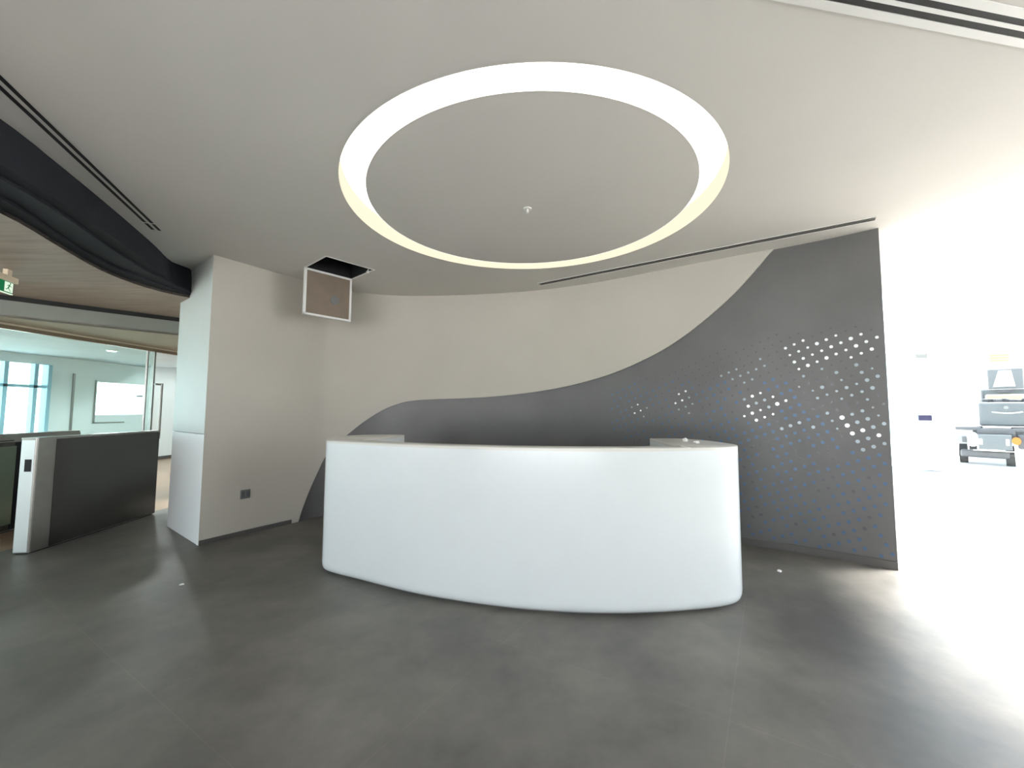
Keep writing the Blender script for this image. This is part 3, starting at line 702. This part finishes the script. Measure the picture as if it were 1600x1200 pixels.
bm = bmesh.new(); seg(bm, fp(-0.26) + Vector((-.04, -.08)), fp(-0.02) + Vector((-.04, -.08)), 0.07, 1.17, 1.30, 0.01); obj('lock_box', bm, M['purple'], d2)
bm = bmesh.new(); p = fp(-0.13) + Vector((-.04, -.08)); cyl(bm, (p.x, p.y, 1.95), 0.012, 0.6, 12); obj('pull_bar', bm, M['greysteel'], d2)
# side glazing towards the camera side, framed
bm = bmesh.new(); prism(bm, [(3.62, 4.64), (4.62, 4.235), (4.623, 4.243), (3.623, 4.648)], 0, 0.002); struct('trim_4', bm, M['slot'])
bm = bmesh.new(); prism(bm, [(4.9, 6.12), (5.6, 5.85), (5.603, 5.859), (4.903, 6.129)], 0, 0.002); struct('trim_5', bm, M['slot'])
w5 = sthing('window_5', (13, 2, 0))
E1 = fp(4.1)
bm = bmesh.new()
for y in (E1.y - 0.1, 5.2, 2.6, 0, -2.6, -5.2): seg(bm, (E1.x, y), (E1.x, y + 0.1), 0.16, 0, 5.2)
seg(bm, (E1.x, -5.2), (E1.x, E1.y), 0.10, 5.1, 5.2); seg(bm, (E1.x, -5.2), (E1.x, E1.y), 0.10, 2.87, 2.93)
obj('window_frame', bm, M['alu'], w5)
bm = bmesh.new(); prism(bm, [(3.25, -5.5), (13.2, -5.5), (13.2, 1.7), (3.8, 1.7), (3.25, 0.5)], 4.6, 4.75); struct('light_block_roof', bm, M['ceil'])  # unseen roof, added to block sky and shorten the sun patch
bm = bmesh.new(); seg(bm, (1.2, -5.4), (13.2, -5.4), 0.2, 0, 4.7); struct('light_block_rear', bm, M['white_col'])  # unseen wall, added to cut rear daylight on the right
bm = bmesh.new(); seg(bm, (-11.0, -5.4), (-6.6, -5.4), 0.2, 0, 3.3); struct('light_block_rear_left', bm, M['white_col'])  # unseen wall, added to reduce daylight from the rear left
# rear glazing behind the viewpoint
w6 = sthing('window_6', (0, -5.4, 0))
bm = bmesh.new()
for x in (-6.5, -4.6, -2.7, -0.8, 1.05): seg(bm, (x, -5.4), (x + 0.08, -5.4), 0.14, 0, 3.1)
seg(bm, (-6.5, -5.4), (1.1, -5.4), 0.14, 3.0, 3.1)
obj('window_frame', bm, M['alu'], w6)

# ------------------------------------------------------------------ utility truck outside
tr = thing('truck', 'dark utility truck parked outside the glass front, facing the lobby', 'truck', (0, 0, 0))
M['tk_black'] = mat('truck_black', (0.045, 0.045, 0.050), 0.55)
M['tk_grey'] = mat('truck_grey', (0.075, 0.082, 0.088), 0.6)
M['tk_glass'] = mat('windscreen', (0.09, 0.094, 0.10), 0.35)
M['tk_white'] = mat('headlamp_and_glint_white', (0.85, 0.87, 0.88), 0.3)
M['tk_orange'] = mat('indicator_orange', (0.30, 0.10, 0.012), 0.35)
M['chrome'] = mat('chrome', (0.6, 0.62, 0.62), 0.2, metal=0.9)
M['tk_cream'] = mat('cream_cargo', (0.35, 0.32, 0.20), 0.6)
M['tyre'] = mat('tyre', (0.02, 0.02, 0.02), 0.9)
def tadd(name, bm, m, par=None, smooth=False): return obj(name, bm, m, par or tr, smooth)
def tb(name, m, c, s, bev=0.0, par=None):
    bm = bmesh.new(); box(bm, c, s, None, bev); return tadd(name, bm, m, par)
# local frame: x to the viewer's right, y away from the lobby, z up; bumper face near y = 0
K, G_, B_ = M['tk_black'], M['tk_grey'], M['chrome']
tb('chassis', K, (-0.15, 1.9, 0.80), (1.0, 3.7, 0.26), 0.02)
hood = tb('hood', G_, (0.02, 0.80, 1.37), (1.06, 1.2, 0.64), 0.05)
bm = bmesh.new()
for i in range(12):
    x0 = -0.27 + 0.54 * i / 12; x1 = x0 + 0.047; z0 = 1.40 + 0.5 * (x0 + 0.02) ** 2
    box(bm, ((x0 + x1) / 2, 0.19, z0), (0.048, 0.03, 0.032))
tadd('chrome_bar', bm, B_, hood)
bm = bmesh.new(); cyl(bm, (-0.01, 0.19, 1.55), 0.045, 0.03, 20, 'Y'); tadd('emblem', bm, M['plastic_grey'], hood)
cab = tb('cab', G_, (0.02, 2.0, 1.75), (1.0, 0.9, 0.70), 0.05)
tb('windscreen', M['tk_glass'], (0.02, 1.50, 2.38), (0.68, 0.05, 0.58), 0.02, cab)
bm = bmesh.new()
vs = [(-0.22, 1.46, 2.16), (0.20, 1.46, 2.16), (0.14, 1.46, 2.62), (-0.10, 1.46, 2.62)]
fr_ = [bm.verts.new(v) for v in vs]; bk_ = [bm.verts.new((v[0], 1.475, v[2])) for v in vs]; bm.faces.new(fr_); bm.faces.new(bk_[::-1])
for i in range(4): bm.faces.new((fr_[i], bk_[i], bk_[(i + 1) % 4], fr_[(i + 1) % 4]))
tadd('windscreen_glint', bm, M['tk_white'], cab)  # white reflection on the windscreen, built as a pale panel
bm = bmesh.new(); vs = [(-0.20, 2.08), (0.22, 2.08), (0.12, 1.98), (-0.10, 1.98)]
fr_ = [bm.verts.new((x, 1.42, z)) for x, z in vs]; bk_ = [bm.verts.new((x, 1.5, z)) for x, z in vs]; bm.faces.new(fr_); bm.faces.new(bk_[::-1])
for i in range(4): bm.faces.new((fr_[i], bk_[i], bk_[(i + 1) % 4], fr_[(i + 1) % 4]))
tadd('cowl_vent', bm, K, cab)
rnd = random.Random(5)
for i in range(7):
    bm = bmesh.new(); box(bm, (-0.40 + i * 0.125, 0.5 + 0.2 * rnd.random(), 1.73), (0.12, 0.2, 0.06 + 0.08 * rnd.random()), (1, rnd.uniform(-.4, .4)), 0.015); tadd('cargo_bundle', bm, K)
tb('tarp_roll', M['tk_cream'], (-0.02, 1.1, 1.82), (0.72, 0.25, 0.20), 0.04)
bm = bmesh.new(); cyl(bm, (-0.42, 0.9, 1.85), 0.02, 0.3, 10); tadd('mirror_arm', bm, K)
for x, w_, z in ((-0.72, 0.50, 0.98), (0.30, 0.50, 0.96)): tb('fender', K, (x, 0.55, z), (w_, 1.1, 0.10), 0.03)
tb('nose', K, (-0.22, 0.28, 0.86), (0.70, 0.6, 0.26), 0.05)
bp_ = tb('bumper', G_, (-0.25, -0.05, 0.63), (0.60, 0.12, 0.40), 0.02)
tb('chrome_strip', B_, (-0.22, -0.10, 0.405), (0.86, 0.05, 0.025), 0, bp_)
for x in (-0.50, -0.03): tb('fog_lamp', M['tk_white'], (x, -0.115, 0.64), (0.06, 0.02, 0.16), 0.01, bp_)
bm = bmesh.new(); cyl(bm, (0, 0, 0), 0.17, 0.10, 24, 'Y'); bmesh.ops.scale(bm, vec=(0.75, 1, 1.15), verts=bm.verts); bmesh.ops.translate(bm, vec=(-0.65, -0.02, 0.69), verts=bm.verts); tadd('headlamp', bm, M['tk_white'])
sl = tb('side_lamp', M['plastic_grey'], (-0.85, -0.02, 0.68), (0.24, 0.10, 0.24), 0.02)
tb('lamp_grille', K, (-0.80, -0.08, 0.68), (0.09, 0.03, 0.15), 0, sl)
bm = bmesh.new(); cyl(bm, (0, 0, 0), 0.10, 0.06, 20, 'Y'); bmesh.ops.scale(bm, vec=(0.8, 1, 1), verts=bm.verts); bmesh.ops.translate(bm, vec=(0.12, -0.08, 0.68), verts=bm.verts); tadd('indicator', bm, M['tk_orange'])
tb('bumper_end', K, (0.34, 0.05, 0.66), (0.40, 0.2, 0.38), 0.04)
tb('skid_plate', K, (-0.45, 0.10, 0.30), (0.90, 0.2, 0.20), 0.05)
for x, y in ((-0.86, 0.55), (0.0, 0.30), (-0.75, 3.0), (0.45, 3.0)):
    bm = bmesh.new(); cyl(bm, (x, y, 0.27), 0.27, 0.16, 32, 'X'); wh = tadd('wheel', bm, M['tyre'], smooth=True)
    bm = bmesh.new(); cyl(bm, (x - 0.01, y, 0.27), 0.12, 0.175, 20, 'X'); tadd('hub', bm, M['tk_white'], wh, smooth=True)
tr.location = (12.33, 10.6, -0.06); tr.rotation_euler = (0, 0, math.radians(-49))

# pale building across the road with a small yellow notice
M['bld'] = mat('pale_facade', (0.75, 0.74, 0.70), 0.9)
bm = bmesh.new(); box(bm, (26, 26, 4), (30, 4, 8.2), (0.85, -0.5)); o = struct('wall_across', bm, M['bld'])
M['yellow'] = mat('yellow_notice', (0.42, 0.34, 0.14), 0.6); M['orange'] = mat('orange_line', (0.40, 0.17, 0.05), 0.6)
ns = thing('notice_board', 'small pale yellow notice board above the parked truck outside', 'notice board', (0, 0, 0))
c = Vector((16.1, 14.3))
bm = bmesh.new(); seg(bm, c, c + Vector((0.55, -0.2)), 0.04, 3.10, 3.42); obj('board', bm, M['yellow'], ns)
bm = bmesh.new()
for z in (3.17, 3.26, 3.35): seg(bm, c + Vector((0.04, -0.045)), c + Vector((0.50, -0.21)), 0.02, z, z + 0.02)
obj('stripes', bm, M['orange'], ns)
bm = bmesh.new(); seg(bm, c + Vector((0.24, -0.06)), c + Vector((0.31, -0.09)), 0.05, -0.06, 3.10); obj('post', bm, M['alu'], ns)
